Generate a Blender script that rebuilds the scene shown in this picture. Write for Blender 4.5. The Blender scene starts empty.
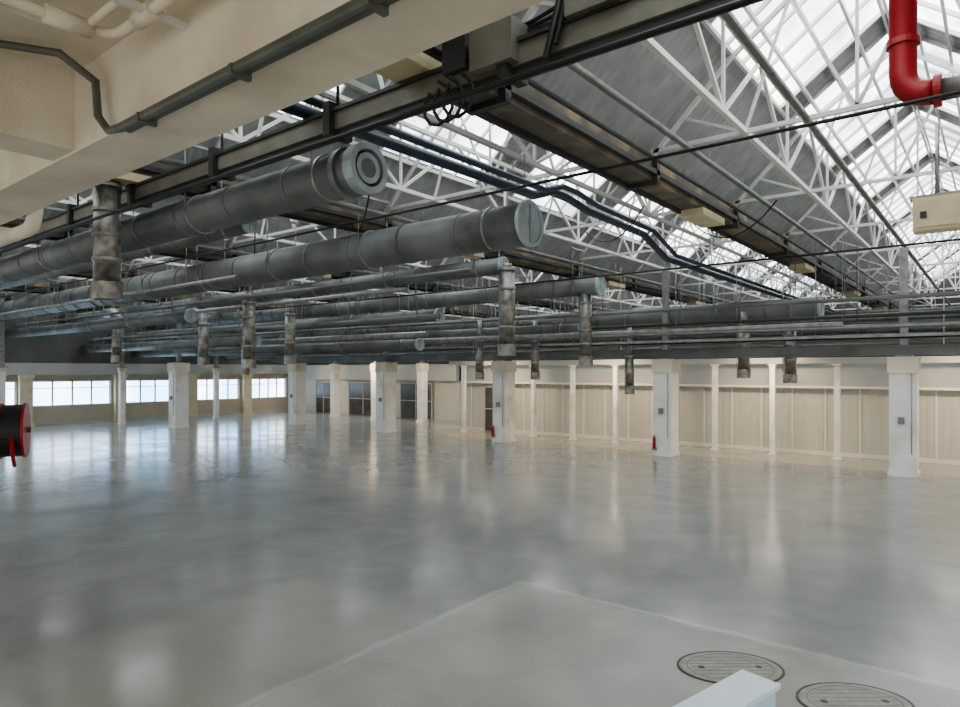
import bpy, math, random
from mathutils import Vector, Matrix
random.seed(4)
S=bpy.context.scene
# ---------------------------------------------------------------- materials
def mat(name,col,rough=0.6,metal=0.0,noise=0.15,nscale=3.0,bump=0.0,bscale=20.0,spec=0.5,dirt=None,dscale=1.0):
    m=bpy.data.materials.new(name); m.use_nodes=True; nt=m.node_tree; N=nt.nodes; L=nt.links
    b=N['Principled BSDF']; b.inputs['Roughness'].default_value=rough; b.inputs['Metallic'].default_value=metal
    b.inputs['Specular IOR Level'].default_value=spec
    tc=N.new('ShaderNodeTexCoord')
    n=N.new('ShaderNodeTexNoise'); n.inputs['Scale'].default_value=nscale; n.inputs['Detail'].default_value=5
    L.new(tc.outputs['Object'],n.inputs['Vector'])
    r=N.new('ShaderNodeValToRGB'); e=r.color_ramp.elements
    e[0].position=0.3; e[1].position=0.7
    a=[max(0,c*(1-noise)) for c in col[:3]]; z=[min(1,c*(1+noise)) for c in col[:3]]
    e[0].color=(*a,1); e[1].color=(*z,1)
    L.new(n.outputs['Fac'],r.inputs['Fac'])
    out=r.outputs['Color']
    if dirt:
        n2=N.new('ShaderNodeTexNoise'); n2.inputs['Scale'].default_value=dscale; n2.inputs['Detail'].default_value=8
        L.new(tc.outputs['Object'],n2.inputs['Vector'])
        r2=N.new('ShaderNodeValToRGB'); r2.color_ramp.elements[0].position=0.50; r2.color_ramp.elements[1].position=0.68
        L.new(n2.outputs['Fac'],r2.inputs['Fac'])
        mx=N.new('ShaderNodeMix'); mx.data_type='RGBA'; mx.inputs[7].default_value=(*dirt,1)
        L.new(r2.outputs['Color'],mx.inputs[0]); L.new(out,mx.inputs[6]); out=mx.outputs[2]
    L.new(out,b.inputs['Base Color'])
    if bump:
        n3=N.new('ShaderNodeTexNoise'); n3.inputs['Scale'].default_value=bscale; n3.inputs['Detail'].default_value=4
        L.new(tc.outputs['Object'],n3.inputs['Vector'])
        bp=N.new('ShaderNodeBump'); bp.inputs['Strength'].default_value=bump; bp.inputs['Distance'].default_value=0.02
        L.new(n3.outputs['Fac'],bp.inputs['Height']); L.new(bp.outputs['Normal'],b.inputs['Normal'])
    return m
def corrug(name,col,axis,scale,rough=0.6,strength=0.6,noise=.15):
    m=mat(name,col,rough,noise=noise); nt=m.node_tree; N=nt.nodes; L=nt.links; b=N['Principled BSDF']
    tc=N.new('ShaderNodeTexCoord'); w=N.new('ShaderNodeTexWave'); w.bands_direction=axis; w.inputs['Scale'].default_value=scale
    L.new(tc.outputs['Object'],w.inputs['Vector']); bp=N.new('ShaderNodeBump'); bp.inputs['Strength'].default_value=strength; bp.inputs['Distance'].default_value=0.05
    L.new(w.outputs['Fac'],bp.inputs['Height']); L.new(bp.outputs['Normal'],b.inputs['Normal']); return m
def glow(name,col,strength,var=0.5,col2=None,scale=0.35):
    m=bpy.data.materials.new(name); m.use_nodes=True; nt=m.node_tree; N=nt.nodes; L=nt.links
    b=N['Principled BSDF']; b.inputs['Base Color'].default_value=(0.75,0.78,0.8,1); b.inputs['Roughness'].default_value=0.3
    tc=N.new('ShaderNodeTexCoord'); n=N.new('ShaderNodeTexNoise'); n.inputs['Scale'].default_value=scale; n.inputs['Detail'].default_value=6
    L.new(tc.outputs['Object'],n.inputs['Vector'])
    r=N.new('ShaderNodeValToRGB'); e=r.color_ramp.elements; e[0].position=0.38; e[1].position=0.62
    c2=col2 or [c*(1-var) for c in col]
    e[0].color=(*c2,1); e[1].color=(*col,1)
    L.new(n.outputs['Fac'],r.inputs['Fac']); L.new(r.outputs['Color'],b.inputs['Emission Color'])
    b.inputs['Emission Strength'].default_value=strength
    return m

M_conc=mat('cream_painted_concrete',(0.72,0.66,0.54),0.8,noise=0.12,nscale=1.2,bump=0.3,bscale=30,dirt=(0.62,0.55,0.43),dscale=1.1)
M_col=mat('column_white_paint',(0.84,0.83,0.79),0.5,noise=0.05,dirt=(0.66,0.62,0.54),dscale=1.3)
M_white=mat('white_steel_paint',(0.72,0.71,0.67),0.5,noise=0.08)
M_duct=mat('grey_duct_paint',(0.18,0.193,0.187),0.48,metal=0.3,noise=0.25,nscale=1.0,dirt=(0.115,0.12,0.112),dscale=0.8)
M_ductcap=mat('duct_end_cap_steel',(0.42,0.48,0.50),0.45,metal=0.3,noise=0.2)
M_galv=mat('galvanised_steel',(0.30,0.31,0.30),0.4,metal=0.6,noise=0.25,nscale=5)
M_drop=mat('drop_pipe_foil',(0.27,0.26,0.235),0.38,metal=0.75,noise=0.4,nscale=7,bump=0.5,bscale=25)
M_dark=mat('dark_steel',(0.045,0.047,0.045),0.5,noise=0.2)
M_plate=mat('grey_switch_plate',(0.25,0.25,0.24),0.5,noise=0.1)
M_conduit=mat('olive_grey_conduit',(0.11,0.115,0.095),0.5,noise=0.25)
M_gut=mat('gutter_beam_steel',(0.13,0.115,0.09),0.6,noise=0.3,dirt=(0.36,0.27,0.16),dscale=1.4)
M_rail=mat('busway_grey',(0.19,0.185,0.15),0.5,metal=0.2,noise=0.2)
M_blue=mat('dark_blue_pipe_paint',(0.04,0.06,0.095),0.35,noise=0.2)
M_black=mat('black_rubber',(0.012,0.012,0.013),0.5)
M_red=mat('red_paint',(0.30,0.010,0.014),0.4,noise=0.15)
M_deck=corrug('roof_deck_sheet',(0.33,0.345,0.34),'Y',1.6,0.7,0.35)
M_wallw=mat('window_wall_plaster',(0.44,0.39,0.31),0.8,noise=0.12,nscale=0.7)
M_wallup=mat('upper_wall_dark_sheet',(0.11,0.115,0.11),0.8,noise=0.2,nscale=0.7)
M_pil=mat('pilaster_paint',(0.58,0.50,0.36),0.7,noise=0.1)
M_beige=corrug('pale_panel',(0.54,0.52,0.465),'X',1.6,0.55,0.3,noise=.03)
M_fascia=mat('fascia_paint',(0.42,0.43,0.41),0.7,noise=0.1,nscale=0.8)
M_trimw=mat('trim_white',(0.74,0.72,0.66),0.6,noise=0.05)
M_farwall=mat('far_wall_grey',(0.07,0.075,0.07),0.9,noise=0.3)
M_box=mat('cream_box_paint',(0.66,0.57,0.38),0.6,noise=0.1)
M_lightblue=mat('pale_blue_panel',(0.52,0.75,0.86),0.45,noise=0.05)
M_paletop=mat('pale_blue_white_cap',(0.76,0.87,0.92),0.45,noise=0.03)
M_door=mat('dark_door_glass',(0.07,0.065,0.055),0.2,noise=0.3)
M_sky=glow('translucent_skylight',(0.96,0.98,1.0),4.4,col2=(0.30,0.35,0.39),scale=0.55)
M_pane=glow('window_daylight_pane',(0.93,0.97,1.0),5.5,col2=(0.32,0.60,0.95),scale=0.25)
M_tube=glow('warm_fill_tube',(1.0,0.82,0.60),7.0,var=0.05)  # glowing tube of the added warm fill fittings
M_ring=mat('manhole_iron',(0.10,0.095,0.085),0.5,metal=0.3,noise=0.3)
M_coverc=mat('manhole_concrete_fill',(0.28,0.275,0.245),0.5,noise=0.2,nscale=6,bump=0.2)

def floor_mat():
    m=bpy.data.materials.new('polished_concrete_floor'); m.use_nodes=True; nt=m.node_tree; N=nt.nodes; L=nt.links
    b=N['Principled BSDF']; b.inputs['Specular IOR Level'].default_value=0.8
    tc=N.new('ShaderNodeTexCoord'); P=tc.outputs['Object']
    def noise(s,d=6,dist=0.0):
        n=N.new('ShaderNodeTexNoise'); n.inputs['Scale'].default_value=s; n.inputs['Detail'].default_value=d; n.inputs['Distortion'].default_value=dist
        L.new(P,n.inputs['Vector']); return n.outputs['Fac']
    def ramp(f,p0,c0,p1,c1):
        r=N.new('ShaderNodeValToRGB'); e=r.color_ramp.elements; e[0].position=p0; e[1].position=p1; e[0].color=(*c0,1); e[1].color=(*c1,1); L.new(f,r.inputs['Fac']); return r.outputs['Color']
    def mix(f,a,c,mode='MIX'):
        x=N.new('ShaderNodeMix'); x.data_type='RGBA'; x.blend_type=mode
        if hasattr(f,'links'): L.new(f,x.inputs[0])
        else: x.inputs[0].default_value=f
        if hasattr(a,'links'): L.new(a,x.inputs[6])
        else: x.inputs[6].default_value=(*a,1)
        if hasattr(c,'links'): L.new(c,x.inputs[7])
        else: x.inputs[7].default_value=(*c,1)
        return x.outputs[2]
    base=ramp(noise(0.35,8,0.6),0.3,(0.258,0.272,0.262),0.72,(0.315,0.326,0.31))
    stains=ramp(noise(1.1,10,1.0),0.35,(0.87,0.87,0.85),0.6,(1,1,1))
    c=mix(1.0,base,stains,'MULTIPLY')
    sep=N.new('ShaderNodeSeparateXYZ'); L.new(P,sep.inputs[0])
    def mth(op,a,v):
        k=N.new('ShaderNodeMath'); k.operation=op
        L.new(a,k.inputs[0])
        if hasattr(v,'links'): L.new(v,k.inputs[1])
        else: k.inputs[1].default_value=v
        return k.outputs[0]
    wob=mth('MULTIPLY',noise(2.5,5),0.16)
    x=mth('ADD',sep.outputs['X'],wob); y=mth('ADD',sep.outputs['Y'],wob)
    def smooth(v,a,b):
        k=N.new('ShaderNodeMapRange'); k.interpolation_type='SMOOTHSTEP'; L.new(v,k.inputs[0]); k.inputs[1].default_value=a; k.inputs[2].default_value=b; return k.outputs[0]
    def box(x0,x1,y0,y1,s=.06):
        return mth('MULTIPLY',mth('MULTIPLY',smooth(x,x0-s,x0+s),smooth(x,x1+s,x1-s)),mth('MULTIPLY',smooth(y,y0-s,y0+s),smooth(y,y1+s,y1-s)))
    patch=box(-4.87,6,-4,7.2,.10)
    c=mix(mth('MULTIPLY',patch,0.75),c,ramp(noise(1.3,9,0.8),0.3,(0.265,0.26,0.23),0.7,(0.385,0.375,0.335)))
    edge=mth('SUBTRACT',box(-4.93,6,-4,7.26,.04),box(-4.85,6,-4,7.18,.04)); c=mix(mth('MULTIPLY',edge,0.45),c,(0.48,0.48,0.44))
    p2=box(-4.5,-3.5,5.7,6.7,.35); c=mix(mth('MULTIPLY',p2,0.45),c,(0.17,0.165,0.145))
    p3=box(-7.3,-4.87,2.0,5.6,.3); c=mix(mth('MULTIPLY',p3,0.45),c,(0.39,0.38,0.34))
    p4=box(-5.15,-4.95,1.75,1.95,.12); c=mix(mth('MULTIPLY',p4,0.7),c,(0.22,0.16,0.06))
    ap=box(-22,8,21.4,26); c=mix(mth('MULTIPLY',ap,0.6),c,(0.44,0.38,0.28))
    L.new(c,b.inputs['Base Color'])
    rr=ramp(noise(0.8,8,0.5),0.3,(0.12,)*3,0.7,(0.22,)*3)
    rr2=mix(mth('MULTIPLY',patch,0.7),rr,(0.34,0.34,0.34))
    L.new(rr2,b.inputs['Roughness'])
    bp=N.new('ShaderNodeBump'); bp.inputs['Strength'].default_value=0.03; bp.inputs['Distance'].default_value=0.02
    L.new(noise(1.6,4),bp.inputs['Height']); L.new(bp.outputs['Normal'],b.inputs['Normal'])
    return m
M_floor=floor_mat()

# ---------------------------------------------------------------- mesh builder
class MB:
    def __init__(s,name,mats): s.n=name; s.m=mats; s.v=[]; s.f=[]; s.mi=[]; s.sm=[]
    def quad(s,pts,mi=0):
        b=len(s.v); s.v+= [tuple(p) for p in pts]; s.f.append(tuple(range(b,b+len(pts)))); s.mi.append(mi); s.sm.append(False)
    def box(s,x0,x1,y0,y1,z0,z1,mi=0):
        b=len(s.v); s.v+=[(x0,y0,z0),(x1,y0,z0),(x1,y1,z0),(x0,y1,z0),(x0,y0,z1),(x1,y0,z1),(x1,y1,z1),(x0,y1,z1)]
        for f in [(0,3,2,1),(4,5,6,7),(0,1,5,4),(1,2,6,5),(2,3,7,6),(3,0,4,7)]:
            s.f.append(tuple(b+i for i in f)); s.mi.append(mi); s.sm.append(False)
    def frame(s,p,q):
        d=(Vector(q)-Vector(p)).normalized(); up=Vector((0,0,1)) if abs(d.z)<0.95 else Vector((0,1,0))
        a=d.cross(up).normalized(); c=a.cross(d).normalized(); return a,c
    def beam(s,p,q,w,h,mi=0):
        p=Vector(p);q=Vector(q); a,c=s.frame(p,q); b=len(s.v)
        for o in (p,q):
            for i,j in ((-1,-1),(1,-1),(1,1),(-1,1)): s.v.append(tuple(o+a*(i*w/2)+c*(j*h/2)))
        for f in [(0,3,2,1),(4,5,6,7),(0,1,5,4),(1,2,6,5),(2,3,7,6),(3,0,4,7)]:
            s.f.append(tuple(b+i for i in f)); s.mi.append(mi); s.sm.append(False)
    def tube(s,p,q,r,n=12,mi=0,r2=None,caps=True,capmi=None):
        p=Vector(p);q=Vector(q); a,c=s.frame(p,q); b=len(s.v); r2=r if r2 is None else r2
        for o,rr in ((p,r),(q,r2)):
            for k in range(n):
                t=2*math.pi*k/n; s.v.append(tuple(o+a*(math.cos(t)*rr)+c*(math.sin(t)*rr)))
        for k in range(n):
            s.f.append((b+k,b+(k+1)%n,b+n+(k+1)%n,b+n+k)); s.mi.append(mi); s.sm.append(True)
        if caps:
            cm=mi if capmi is None else capmi
            s.f.append(tuple(b+k for k in reversed(range(n)))); s.mi.append(cm); s.sm.append(False)
            s.f.append(tuple(b+n+k for k in range(n))); s.mi.append(cm); s.sm.append(False)
    def path(s,pts,r,n=10,mi=0):
        pts=[Vector(p) for p in pts]; b0=len(s.v); prev=None
        for i,p in enumerate(pts):
            if i==0: d=pts[1]-p
            elif i==len(pts)-1: d=p-pts[i-1]
            else: d=(pts[i+1]-p).normalized()+(p-pts[i-1]).normalized()
            d.normalize()
            if prev is None:
                up=Vector((0,0,1)) if abs(d.z)<0.9 else Vector((0,1,0)); a=d.cross(up).normalized()
            else:
                a=(prev-d*prev.dot(d)).normalized()
            prev=a; c=a.cross(d).normalized()
            for k in range(n):
                t=2*math.pi*k/n; s.v.append(tuple(p+a*(math.cos(t)*r)+c*(math.sin(t)*r)))
        for i in range(len(pts)-1):
            for k in range(n):
                s.f.append((b0+i*n+k,b0+i*n+(k+1)%n,b0+(i+1)*n+(k+1)%n,b0+(i+1)*n+k)); s.mi.append(mi); s.sm.append(True)
        for st in (0,(len(pts)-1)*n):
            s.f.append(tuple(b0+st+k for k in range(n))); s.mi.append(mi); s.sm.append(False)
    def ring(s,c,ax,r0,r1,th,n=32,mi=0):
        c=Vector(c); ax=Vector(ax).normalized(); a,d=s.frame(c,c+ax); b=len(s.v)
        for o,rr in ((0,r0),(0,r1),(th,r1),(th,r0)):
            for k in range(n):
                t=2*math.pi*k/n; s.v.append(tuple(c+ax*o+a*(math.cos(t)*rr)+d*(math.sin(t)*rr)))
        for q in range(4):
            q2=(q+1)%4
            for k in range(n):
                s.f.append((b+q*n+k,b+q*n+(k+1)%n,b+q2*n+(k+1)%n,b+q2*n+k)); s.mi.append(mi); s.sm.append(False)
    def done(s,loc=None,rot=None,scale=None):
        me=bpy.data.meshes.new(s.n); me.from_pydata(s.v,[],s.f); me.update()
        for m in s.m: me.materials.append(m)
        me.polygons.foreach_set('material_index',s.mi); me.polygons.foreach_set('use_smooth',s.sm)
        o=bpy.data.objects.new(s.n,me); S.collection.objects.link(o)
        if loc: o.location=loc
        if rot: o.rotation_euler=rot
        if scale: o.scale=scale
        return o
def bend(p0,corner,p1,rad=0.3,n=6):
    p0=Vector(p0);c=Vector(corner);p1=Vector(p1); a=c+(p0-c).normalized()*rad; b=c+(p1-c).normalized()*rad
    out=[]
    for i in range(n+1):
        t=i/n; out.append((a*(1-t)**2+c*2*t*(1-t)+b*t*t))
    return out

XL,XR,YB,YF=-38.0,8.3,50.0,-5.0
# ---------------------------------------------------------------- floor
f=MB('floor',[M_floor]); f.box(XL-0.3,XR,YF,YB,-0.3,0.0); f.done()
# ---------------------------------------------------------------- roof
P=6.6; V=[-4.9-P*k for k in range(-1,6)]
ZV=6.45
prof=[(0,ZV),(1.5,7.95),(3.3,9.3),(5.1,7.95),(6.6,ZV)]
LO=1.1  # far bays: glazing starts a little lower on the valley slopes
dk=MB('ceiling',[M_deck])
for v in V:
    for a,b in ((0,1),(3,4)):
        (xa,za),(xb,zb)=prof[a],prof[b]
        if v<-8:
            if a==0: xb,zb=LO,ZV+LO
            else: xa,za=6.6-LO,ZV+LO
        dk.quad([(v+xa,YF,za),(v+xb,YF,zb),(v+xb,YB,zb),(v+xa,YB,za)])
        dk.quad([(v+xa,YF,za+.1),(v+xb,YF,zb+.1),(v+xb,YB,zb+.1),(v+xa,YB,za+.1)])
dk.done()
for v in V:
    g=MB('skylight',[M_sky,M_white,M_deck])
    segs=[(prof[1],prof[2]),(prof[2],prof[3])]
    if v<-8: segs+=[((LO,ZV+LO),prof[1]),(prof[3],(6.6-LO,ZV+LO))]
    for k,((xa,za),(xb,zb)) in enumerate(segs):
        g.quad([(v+xa,YF,za),(v+xb,YF,zb),(v+xb,YB-.05,zb),(v+xa,YB-.05,za)],0)
        y=YF+0.3; i=0
        while y<YB-.9:
            g.beam((v+xa,y,za-.05),(v+xb,y,zb-.05),0.045,0.07,1)
            if i%6 in (5,) or (v<-8 and i%6==4):
                g.quad([(v+xa,y,za-.02),(v+xb,y,zb-.02),(v+xb,y+.8,zb-.02),(v+xa,y+.8,za-.02)],2)
            y+=0.8; i+=1
        for t in ((0.02,0.25,0.5,0.75,0.98) if k<2 else (.02,)):
            x=v+xa+(xb-xa)*t; z=za+(zb-za)*t-.11
            g.beam((x,YF,z),(x,YB-.05,z),0.05,0.08,1)
    g.done()
for i,v in enumerate(V+[XR-0.1]):
    g=MB('gutter_beam',[M_gut,M_dark,M_box])
    g.box(v-.2,v+.2,YF,YB,ZV-.38,ZV-.02,0)
    g.box(v-.28,v-.22,YF,YB,ZV-.45,ZV-.25,1); g.box(v+.22,v+.30,YF,YB,ZV-.30,ZV-.22,1)
    for kk in range(9):
        y=4.3+kk*4.4
        if kk%2==0 and i<4: g.box(v-.26,v+.24,y,y+1.3,ZV-.52,ZV-.38,2)
        g.box(v-.3,v+.3,y+2,y+2.12,ZV-.46,ZV,1)
    g.done()
def lattice(g,A,B,zb,zt,n,w=0.09,x=0):
    for i in range(n):
        y0=A+(B-A)*i/n; y1=A+(B-A)*(i+1)/n; ym=(y0+y1)/2
        g.beam((x,y0,zb),(x,ym,zt),w,w); g.beam((x,ym,zt),(x,y1,zb),w,w); g.beam((x,y0,zb),(x,y0,zt),w*.8,w*.8)
def prz(x):
    for (xa,za),(xb,zb) in zip(prof,prof[1:]):
        if xa<=x<=xb: return za+(zb-za)*(x-xa)/(xb-xa)
for v in V:
    g=MB('roof_truss',[M_white])
    for xo,nn in ((1.75,15),(4.85,11)):
        x=v+xo; zt=prz(xo)-.2
        g.beam((x,YF,ZV+.1),(x,YB,ZV+.1),.08,.08); g.beam((x,YF,zt),(x,YB,zt),.08,.08)
        lattice(g,YF,YB,ZV+.1,zt,nn,0.058,x=x)
    y=-2.5
    while y<YB:
        zb=ZV+.1
        g.beam((v+.2,y,zb),(v+6.4,y,zb),.06,.07)
        for (xa,za),(xb,zc) in zip(prof,prof[1:]): g.beam((v+xa,y,za-.2),(v+xb,y,zc-.2),.06,.07)
        nodes=[(.75,prz(.75)-.2),(1.75,zb),(2.4,prz(2.4)-.2),(3.3,zb),(4.2,prz(4.2)-.2),(4.85,zb),(5.85,prz(5.85)-.2)]
        for a,b in zip(nodes,nodes[1:]): g.beam((v+a[0],y,a[1]),(v+b[0],y,b[1]),.045,.045)
        g.beam((v+3.3,y,zb),(v+3.3,y,9.1),.045,.045)
        y+=4.4
    g.done()
# ---------------------------------------------------------------- walls
w=MB('wall_back',[M_farwall]); w.box(XL,XR,YB,YB+.2,0,9.6); w.done()
wins=[(-3.5,1.5),(2.0,6.3),(7.0,11.2),(11.9,15.6),(16.4,19.7),(20.5,23.3),(24.2,26.8)]
zs,zt=0.95,2.25
w=MB('wall_left',[M_wallw,M_wallup])
w.box(XL-.3,XL,YF,YB,0,zs); w.box(XL-.3,XL,YF,YB,zt,3.1); w.box(XL-.3,XL,YF,YB,3.1,9.6,1)
ys=[YF]+[t for p in wins for t in p]+[YB]
for a,b in zip(ys[0::2],ys[1::2]): w.box(XL-.3,XL,a,b,zs,zt)
w.done()
for i,(a,b) in enumerate(wins):
    g=MB('window_%d'%(i+1),[M_pane,M_white])
    g.box(XL-.25,XL-.2,a,b,zs,zt,0)
    for t in range(5):
        y=a+(b-a)*t/4; g.box(XL-.2,XL-.12,max(a,y-.04),min(b,y+.04),zs,zt,1)
    g.box(XL-.2,XL-.12,a,b,zt-.06,zt,1); g.box(XL-.2,XL-.02,a,b,zs,zs+.05,1); g.box(XL-.2,XL-.12,a,b,zt-.40,zt-.36,1)
    g.done()
for (p,q) in zip(wins,wins[1:]):
    ym=(p[1]+q[0])/2; g=MB('wall_pilaster',[M_pil]); g.box(XL,XL+.3,ym-.28,ym+.28,0,2.55); g.box(XL,XL+.36,ym-.34,ym+.34,0,.15); g.box(XL,XL+.36,ym-.34,ym+.34,2.4,2.55); g.done()
g=MB('trim_1',[M_fascia]); g.box(XL,XL+.35,YF,27.2,2.55,3.05); g.box(XL,XL+.30,YF,27.2,3.05,3.15); g.done()
g=MB('baseboard_left',[M_fascia]); g.box(XL,XL+.06,YF,27.2,0,.15); g.done()
w=MB('wall_partition',[M_beige,M_fascia,M_farwall,M_trimw])
w.box(-20,XR,24,24.15,0,2.2,0); w.box(-20,XR,23.7,24.15,2.2,3.12,1)
w.box(-20.15,-20,24,27.6,0,2.2,0)
w.box(XL,-20,27.5,27.65,0,2.2,0); w.box(XL,-20,27.2,27.65,2.2,3.12,1); w.box(-20.2,-19.9,23.7,27.6,2.2,3.12,1)
w.box(XL,XR,27.65,30,3.0,3.12,2); w.box(-20,XR,24.15,27.65,3.0,3.12,2)
x=-19.5
while x<8:
    w.box(x-.025,x+.025,23.96,24,0,2.2,3); x+=1.0
w.box(-20,XR,23.94,24,0,.12,3); w.box(-20,XR,23.66,23.7,2.2,2.28,3)
w.done()
dn=1
for (x0,x1,y) in [(-35.5,-34,27.5),(-32.2,-29.6,27.5),(-27.6,-25.2,27.5),(-23.0,-21,27.5),(-18.6,-17.2,24)]:
    g=MB('door_%d'%dn,[M_door,M_fascia]); dn+=1
    g.box(x0,x1,y-.10,y-.07,0.02,2.0,0)
    g.box(x0-.08,x0,y-.12,y-.06,0,2.08,1); g.box(x1,x1+.08,y-.12,y-.06,0,2.08,1); g.box(x0,x1,y-.12,y-.06,2.0,2.08,1)
    g.box((x0+x1)/2-.03,(x0+x1)/2+.03,y-.13,y-.07,0.02,2.0,1); g.box(x0,x1,y-.13,y-.07,1.0,1.05,1)
    g.done()
for i in range(15):
    x=-19.2+i*1.9
    g=MB('slim_post',[M_col,M_plate]); g.box(x-.08,x+.08,23.0,23.16,0,2.95,0); g.box(x-.13,x+.13,22.96,23.2,0,.05,0); g.box(x-.13,x+.13,22.96,23.2,2.95,3.0,0)
    if i%4==1: g.box(x-.10,x+.08,22.88,23.0,1.1,1.4,1)
    g.done()
g=MB('header_beam',[M_fascia]); g.box(-20,XR,22.95,23.25,3.01,3.2); g.done()
def column(x,y,s=.31,h=3.15,box=True,red=False):
    g=MB('concrete_column',[M_col,M_conc,M_red,M_plate,M_galv])
    g.box(x-s,x+s,y-s,y+s,0,h,0); g.box(x-s-.03,x+s+.03,y-s-.03,y+s+.03,0,.12,0)
    g.box(x-s-.04,x+s+.04,y-s-.04,y+s+.04,2.72,h,1)
    g.box(x-.09,x+.09,y-.09,y+.09,h,ZV-.4,4); g.box(x-.2,x+.2,y-.2,y+.2,h,h+.04,4)
    if box:
        g.box(x-.10,x+.04,y-s-.07,y-s,1.38,1.56,3); g.tube((x+.2,y-s-.03,.6),(x+.2,y-s-.03,2.7),.010,8,4)
    if red:
        g.tube((x-s+.08,y-s-.10,.25),(x-s+.08,y-s-.10,.6),.05,12,2); g.tube((x-s+.08,y-s-.10,.6),(x-s+.08,y-s-.10,.68),.05,12,3,r2=.02); g.box(x-s+.02,x-s+.14,y-s-.18,y-s,.2,.25,3)
    g.done()
for i in range(5): column(-2.0-6.6*i,20.7,red=(i in(1,2)))
column(-31.2,15.9,.33)
for i in range(4): column(-24.2-3.6*i,25.6,.2,box=False)
for i in range(5): column(-35.5,27-5.2*i-1.5,.12,h=2.9,box=False)
g=MB('head_beam',[M_duct]); g.box(-30,XR,20.55,20.6,3.2,3.45); g.box(-30,XR,20.5,20.85,3.19,3.22) ; g.box(-30,XR,20.5,20.85,3.43,3.46); g.done()
def warm_fill(x,y,e):  # invented fittings, added as warm fill for the back partition and floor
    g=MB('added_warm_fill',[M_tube,M_white]); g.box(x-.9,x+.9,y-.1,y+.1,3.32,3.40,1); g.tube((x-.85,y,3.29),(x+.85,y,3.29),.03,8,0)
    g.tube((x-.7,y,3.4),(x-.7,y,ZV+.05),.012,6,1); g.tube((x+.7,y,3.4),(x+.7,y,ZV+.05),.012,6,1); g.done()
    l=bpy.data.lights.new('added_warm_fill_light','AREA'); l.shape='RECTANGLE'; l.size=1.7; l.size_y=.2; l.energy=e; l.color=(1,.81,.58)  # area light added under each invented fitting for warm fill
    o=bpy.data.objects.new('added_warm_fill_light',l); o.location=(x,y,3.22); o.rotation_euler=(math.radians(20),0,0); S.collection.objects.link(o)
for x in (-17,-11.5,-6,-.5): warm_fill(x,21.9,70)
for x in (-34,-28,-22.5): warm_fill(x,24.6,68)
# ---------------------------------------------------------------- ducts
def duct(xe,y,z,r,x0=XL+.1,open_end=False,seg=1.5,hang=3.3,mat0=None,name='ventilation_duct'):
    g=MB(name,[mat0 or M_duct,M_ductcap,M_dark,M_galv])
    if open_end:
        g.tube((x0,y,z),(xe-.45,y,z),r,28,0)
        g.ring((xe-.45,y,z),(1,0,0),r*.93,r*1.10,.10,32,0)
        g.ring((xe-.45,y,z),(1,0,0),r*.80,r*.95,.33,32,0)
        g.ring((xe-.16,y,z),(1,0,0),r*.80,r*1.08,.16,32,1)
        g.ring((xe-.3,y,z),(1,0,0),r*.0,r*.8,.02,32,2)
        g.ring((xe-.3,y,z),(1,0,0),r*.42,r*.66,.28,32,1)
        g.ring((xe-.05,y,z),(1,0,0),0.0,r*.42,.01,32,0)
    else:
        g.tube((x0,y,z),(xe,y,z),r,28,0,capmi=1)
        g.ring((xe-.04,y,z),(1,0,0),r*.9,r*1.06,.07,32,1)
        g.tube((xe,y,z),(xe+.03,y,z),r*.12,10,1)
        g.beam((xe+.015,y,z-r*.9),(xe+.015,y,z+r*.9),.03,.02,1)
    x=xe-seg
    while x>x0+.3:
        g.ring((x,y,z),(1,0,0),r*.95,r*1.05,.05,28,0); x-=seg
    x=xe-.8
    while x>x0+.3:
        g.ring((x,y,z),(1,0,0),r*1.0,r*1.03+.012,.05,28,3)
        for s in (-1,1): g.tube((x+.02,y+s*(r+.02),z),(x+.02,y+s*(r+.02),ZV+.1),.012,6,3)
        g.beam((x+.02,y-r-.1,ZV+.05),(x+.02,y+r+.1,ZV+.05),.05,.05,3)
        x-=hang
    return g.done()
duct(-6.35,5.74,5.4,.30,open_end=True)
duct(-6.55,9.7,5.4,.39)
duct(-9.7,13.2,5.4,.21)
duct(-9.4,17.7,5.35,.28)
duct(-4.15,21.5,4.62,.34)
duct(XR-.2,30.0,4.65,.30)
duct(XR-.2,35.0,5.0,.34)
duct(XR-.2,25.6,3.75,.24)
duct(XR-.2,27.2,4.2,.20)
duct(-12.0,7.6,5.75,.15)
duct(-14.0,15.6,4.55,.20)
duct(-11.0,19.4,4.2,.17)
duct(-16.0,16.8,3.7,.20)
duct(-20.0,10.6,4.5,.20)
duct(-22.0,14.2,3.9,.20)
def pipe(pts,r,m=M_galv,name='service_pipe',hang=True):
    g=MB(name,[m,M_galv]); g.path(pts,r,10,0)
    if hang:
        (xa,ya,za),(xb,yb,zb)=pts[0],pts[-1]
        Ln=math.dist(pts[0],pts[-1]); n=int(Ln//5)
        for i in range(n+1):
            t=(i+.5)/(n+1); x=xa+(xb-xa)*t; y=ya+(yb-ya)*t; z=za+(zb-za)*t
            g.tube((x,y,z),(x,y,ZV+.1),.01,6,1)
    return g.done()
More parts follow.
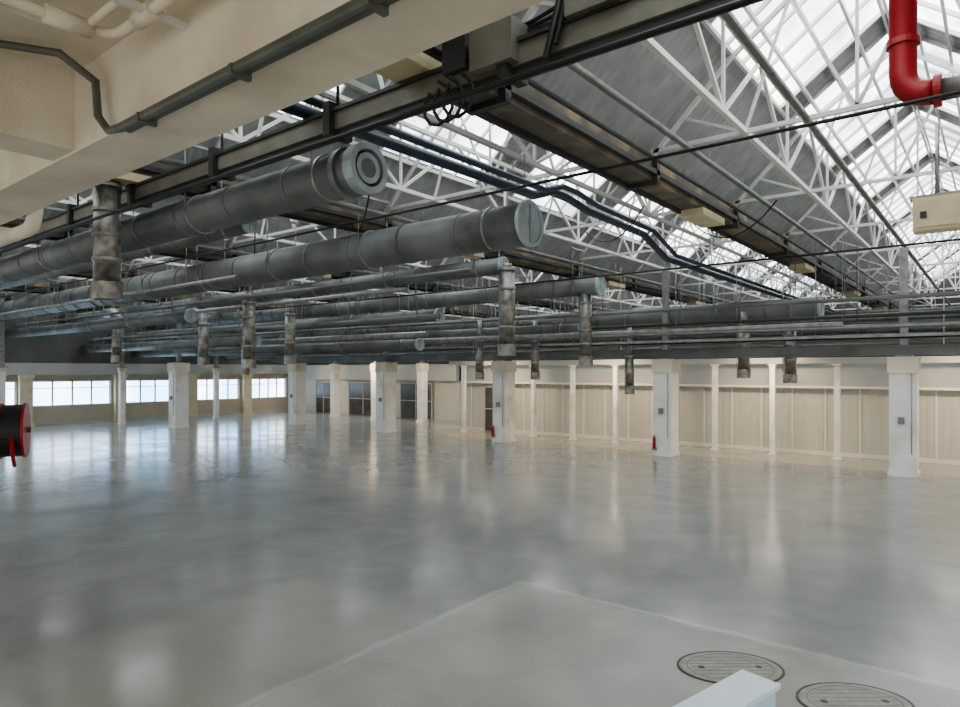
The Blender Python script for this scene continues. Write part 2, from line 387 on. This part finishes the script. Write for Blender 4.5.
for (y,z,r,xa,xb,m) in [(18.6,3.95,.07,XL,-3,M_galv),(19.0,4.6,.05,XL,XR,M_duct),(22.2,3.75,.12,XL,XR,M_duct),(22.2,4.05,.08,XL,XR,M_galv),(22.45,3.5,.10,XL,XR,M_duct),
        (24.4,3.4,.12,XL,XR,M_duct),(26.0,4.6,.14,XL,XR,M_galv),(28.5,4.1,.16,XL,XR,M_duct),(28.9,3.6,.14,XL,XR,M_galv),(33,5.3,.1,XL,XR,M_duct),(40,4.4,.25,XL,XR,M_duct),(44,5.2,.25,XL,XR,M_duct),
        (19.9,3.95,.06,XL,XR,M_galv),(20.25,4.25,.05,XL,XR,M_dark),
        (12.2,4.9,.06,XL,-12,M_galv),(11.2,5.0,.05,XL,-9,M_duct),(14.6,4.4,.08,XL,-13,M_duct),(16.2,4.0,.1,XL,-15,M_galv),(8.6,5.0,.05,XL,-14,M_galv)]:
    pipe([(xa+.1,y,z),(xb-.1,y,z)],r,m)
g=MB('cable_tray',[M_galv,M_black]); g.box(XL+.1,XR-.1,20.0,20.25,3.62,3.66,0); g.box(XL+.1,XR-.1,20.0,20.02,3.62,3.74,0); g.box(XL+.1,XR-.1,20.23,20.25,3.62,3.74,0)
for j in range(4): g.tube((XL+.1,20.05+j*.05,3.69),(XR-.1,20.05+j*.05,3.69),.022,6,1)
for i in range(12): g.tube((XL+2+i*4,20.02,3.7),(XL+2+i*4,20.02,ZV+.1),.012,6,0)
g.done()
def drop(x,y,ztop,zbot,r,zh=5.4,elbow=False):
    g=MB('duct_drop_pipe',[M_drop,M_galv,M_dark])
    g.tube((x,y,zbot+.25),(x,y,ztop),r*.82,20,0)
    g.ring((x,y,zbot),(0,0,1),r*.75,r*.96,.28,24,0)
    g.ring((x,y,zbot+.02),(0,0,1),0,r*.8,.02,24,2)
    n=max(2,int((ztop-zbot)/.45))
    for i in range(1,n+1):
        z=zbot+.25+(ztop-zbot-.3)*i/n; g.ring((x,y,z-.03),(0,0,1),r*.8,r*.92,.05,24,1)
    if elbow: g.path([(x,y,ztop-.05)]+bend((x,y,ztop-.1),(x,y,zh),(x-1,y,zh),.45)+[(x-1.0,y,zh)],r*.85,14,1)
    elif zh>ztop: g.tube((x,y,ztop),(x,y,zh),r*.5,14,1)
    g.tube((x-r,y,zbot+.3),(x-r,y,ZV-.5),.01,6,1)
    g.done()
drop(-11.6,4.7,5.9,3.97,.25,6.4)
drop(-9.45,13.0,5.3,3.15,.24)
drop(-9.9,17.7,5.3,2.95,.22)
drop(-6.2,20.95,4.2,2.55,.21,4.6)
drop(-5.0,21.5,4.1,2.40,.21,4.6)
drop(-17.9,11.3,4.9,2.85,.22,5.2)
drop(-18.5,13.2,4.7,3.0,.20,5.1,elbow=True)
drop(-14.9,18.8,3.9,2.45,.18,4.6)
drop(-13.2,19.9,3.9,2.45,.18,4.6)
drop(-9.6,20.1,3.3,2.0,.17,4.2)
drop(-27.5,11.5,4.6,3.1,.22,5.1,elbow=True)
drop(-24.0,13.2,4.6,3.0,.22,5.1,elbow=True)
drop(-25.0,15.6,4.4,2.6,.19,4.6)
for dx,dz,r in ((0,0,.085),(.26,.05,.055)):
    pts=[(-6.8+dx,2.5,6.0+dz),(-6.8+dx,10.2,6.05+dz),(-6.8+dx,10.8,6.25+dz),(-6.8+dx,11.4,6.25+dz),(-6.8+dx,12.2,6.15+dz),(-6.8+dx,15.0,6.1+dz),(-6.8+dx,16.4,5.7+dz),(-6.8+dx,40,5.7+dz)]
    pipe(pts,r,M_blue,'blue_service_pipe')
g=MB('busway_rail',[M_rail,M_dark,M_black,M_box])
g.box(XL+.1,2.2,5.08,5.28,5.68,5.88,0); g.box(XL+.1,2.2,5.04,5.32,5.88,5.92,1); g.box(XL+.1,2.2,5.12,5.24,5.60,5.68,1)
for i in range(14):
    x=1.5-2.6*i; g.box(x-.06,x+.06,5.0,5.36,5.6,6.0,1); g.tube((x,5.18,5.9),(x,5.18,ZV+.1),.02,6,1)
g.box(-4.05,-3.55,4.95,5.4,5.70,6.1,0); g.box(-4.45,-4.15,5.0,5.35,5.8,6.15,1); g.box(-3.0,-2.5,4.98,5.36,5.9,6.15,0)
for j in range(3):
    x=-4.5+j*.15
    pts=[(x,5.0,5.75)]
    for t in range(1,10):
        a=t/10*math.pi*2; pts.append((x+.22*math.sin(a)*.9,5.0-.02*j,5.5+.2*math.cos(a)))
    g.path(pts,.018,6,2)
g.done()
def cable(pts,r,name='black_cable'):
    g=MB(name,[M_black]); g.path(pts,r,6,0); g.done()
def sag(p,q,s,n=24):
    p=Vector(p);q=Vector(q); return [p.lerp(q,i/n)-Vector((0,0,s*4*(i/n)*(1-i/n))) for i in range(n+1)]
cable(sag((XL+.1,4.3,5.22),(3,4.3,5.12),.0),.026)
cable(sag((XL+.1,8.0,5.5),(4,8.0,5.56),.05),.022)
cable(sag((-25,16,5.35),(5,16,5.4),.03),.025)
cable([(-3.2,5.0,5.6),(-3.0,5.05,6.4),(-2.95,5.1,7.4)],.035)
cable([(-3.1,5.0,5.7),(-2.9,5.05,6.5),(-2.85,5.1,7.4)],.025)
for j in range(4):
    cable(sag((-3.9+.05*j,5.2,6.1),(-1.6+.1*j,5.6,7.6),.35+.08*j),.02)
for j,(x,y) in enumerate([(-7.8,6.5),(-9.4,8.5),(-12,6.4),(-8.5,11.5),(-14,9),(-5.8,12.8),(-3.5,14)]):
    cable(sag((x,y,6.2),(x-2.2,y+1.4,6.25),.5),.014)
g=MB('red_sprinkler_pipe',[M_red,M_galv])
e=bend((-.93,9.5,8),(-.93,9.5,6.12),(1,9.5,6.12),.32)
g.path([(-.93,9.5,8.15)]+e,.15,18,0); g.ring((-.93,9.5,6.75),(0,0,1),.14,.18,.07,24,0)
g.ring((-.62,9.5,6.12),(1,0,0),.14,.19,.08,24,0); g.tube((-.54,9.5,6.12),(1.35,9.5,6.12),.13,18,1)
g.tube((.5,9.5,6.15),(.5,9.5,7.4),.015,6,1)
g.done()
g=MB('junction_box',[M_box,M_dark,M_galv])
g.box(-1.05,-.35,12.0,12.35,4.92,5.42,0); g.box(-1.0,-.4,11.97,12.0,4.97,5.37,0); g.box(-.95,-.87,11.95,11.97,5.1,5.2,1); g.tube((-.75,12.2,5.42),(-.75,12.2,ZV+.1),.03,8,2); g.box(-1.1,-.3,12.1,12.25,5.42,5.48,2)
g.done()
for x,z,r,m in [(-3.9,6.35,.05,M_galv),(-4.35,6.2,.035,M_dark),(-2.2,6.45,.05,M_galv),(-5.5,6.3,.05,M_box),(-10.6,6.2,.06,M_galv),(-17.3,6.2,.06,M_galv)]:
    pipe([(x,-1,z),(x,48,z)],r,m,'roof_conduit')
# ---------------------------------------------------------------- gallery concrete above camera
g=MB('gallery_slab',[M_conc])
g.box(-16,XR,YF,2.9,5.5,5.75); g.box(-16,XR,2.4,2.98,4.78,5.5)
g.box(-7.1,-6.6,YF,2.4,4.8,5.5); g.box(-.3,.2,YF,2.4,4.95,5.5); g.box(-16,-15.5,YF,2.4,4.8,5.5)
g.done()
g=MB('gallery_column',[M_conc]); g.box(-15.95,-15.5,1.9,2.35,0,4.8); g.box(XR-.5,XR,2.4,2.9,0,4.8); g.done()
g=MB('dark_conduit',[M_conduit,M_galv])
g.path([(1.5,2.36,4.75),(-5.55,2.36,4.75),(-5.75,2.34,4.77),(-5.85,2.3,4.9),(-5.9,2.3,5.2),(-6.1,2.1,5.42),(-6.55,1.4,5.44)],.033,10,0)
g.box(-5.6,1.5,2.33,2.45,4.745,4.78,0)
for x in (-5.2,-3.9,-2.6,-1.3): g.box(x-.02,x+.02,2.32,2.47,4.71,4.78,0)
g.done()
g=MB('ceiling_water_pipe',[M_conc,M_white])
for dy,dz,r in ((0,0,.04),(-.17,.03,.03)):
    g.path([(-6.55,.2,5.28+dz)]+[(-5.2+dy,.6,5.28+dz)]+bend((-5.2+dy,.6,5.28+dz),(-5.2+dy,2.15+dy,5.28+dz),(-2,2.15+dy,5.28+dz),.2)+[(1,2.15+dy,5.28+dz)],r,10,0)
for x in (-4.6,-3.6,-2.6): g.box(x-.03,x+.03,1.9,2.4,5.25,5.29,1)
for x in (-4.6,-2.6): g.tube((x,2.0,5.28),(x,2.0,5.5),.012,6,1)
g.tube((-5.2,1.7,5.28),(-5.2,2.0,5.28),.065,12,0); g.tube((-4.8,2.15,5.28),(-4.55,2.15,5.28),.065,12,0)
g.done()
g=MB('beam_pipe_elbow',[M_conc]); g.path([(-9.8,3.1,5.3)]+bend((-9.8,3.1,5.3),(-9.8,3.1,4.65),(-13,3.1,4.65),.3)+[(-13,3.1,4.65)],.09,12,0); g.done()
# ---------------------------------------------------------------- floor items
th=math.radians(38.36)
def cover(x,y,r):
    g=MB('manhole_cover',[M_ring,M_coverc])
    g.ring((0,0,0),(0,0,1),r*.96,r,.009,48,0); g.ring((0,0,0),(0,0,1),0,r*.95,.008,48,1); g.ring((0,0,0),(0,0,1),r*.80,r*.812,.009,48,0)
    for i in range(-3,4):
        hw=math.sqrt(max(0,(r*.76)**2-(i*r*.2)**2)); g.box(-hw,hw,i*r*.2-.002,i*r*.2+.002,0,.009,0)
    g.box(-r*.6,-r*.5,-.03,.03,0,.013,0); g.box(r*.5,r*.6,-.03,.03,0,.013,0)
    g.done(loc=(x,y,0.001),rot=(0,0,th),scale=(1,.72,1))
cover(-1.99,6.3,.49); cover(-.96,6.30,.47)
g=MB('guard_panel',[M_paletop,M_lightblue])
g.box(-.10,.10,-1.3,0,.06,.93,1); g.box(-.12,.12,-1.32,.02,.93,.96,0); g.box(-.16,.16,-.12,0,0,.06,0); g.box(-.16,.16,-1.3,-1.18,0,.06,0)
g.done(loc=(-1.13,4.12,0),rot=(0,0,math.radians(-13)))
# hose reel, seen nearly edge-on, bracketed off a floor stand
g=MB('fire_hose_reel',[M_red,M_black,M_dark])
a=(1,0,0)
g.ring((-.11,0,2.25),a,.02,.25,.02,32,0); g.ring((.07,0,2.25),a,.02,.25,.02,32,0); g.ring((-.09,0,2.25),a,.08,.235,.16,32,1); g.tube((-.85,0,2.25),(.12,0,2.25),.025,12,2)
g.tube((-.85,0,0),(-.85,0,2.4),.04,12,0); g.box(-1.0,-.70,-.15,.15,0,.03,0); g.path([(0,-.22,2.2),(0.02,-.25,2.02),(.02,-.18,1.95)],.016,8,0)
g.done(loc=(-7.02,2.06,0),rot=(0,0,math.radians(66)))

# ---------------------------------------------------------------- light + camera
W=bpy.data.worlds.new('World'); S.world=W; W.use_nodes=True
bg=W.node_tree.nodes['Background']; bg.inputs['Color'].default_value=(1.0,0.975,0.93,1); bg.inputs['Strength'].default_value=1.2
cam=bpy.data.cameras.new('Camera'); co=bpy.data.objects.new('Camera',cam); S.collection.objects.link(co)
co.location=(0,0,2.8); co.rotation_euler=(math.radians(90),0,th)
cam.sensor_width=36; cam.lens=657/960*36; cam.shift_y=16.5/960; cam.clip_start=.05; cam.clip_end=500
S.camera=co
S.view_settings.view_transform='AgX'
S.view_settings.look='AgX - Medium High Contrast'
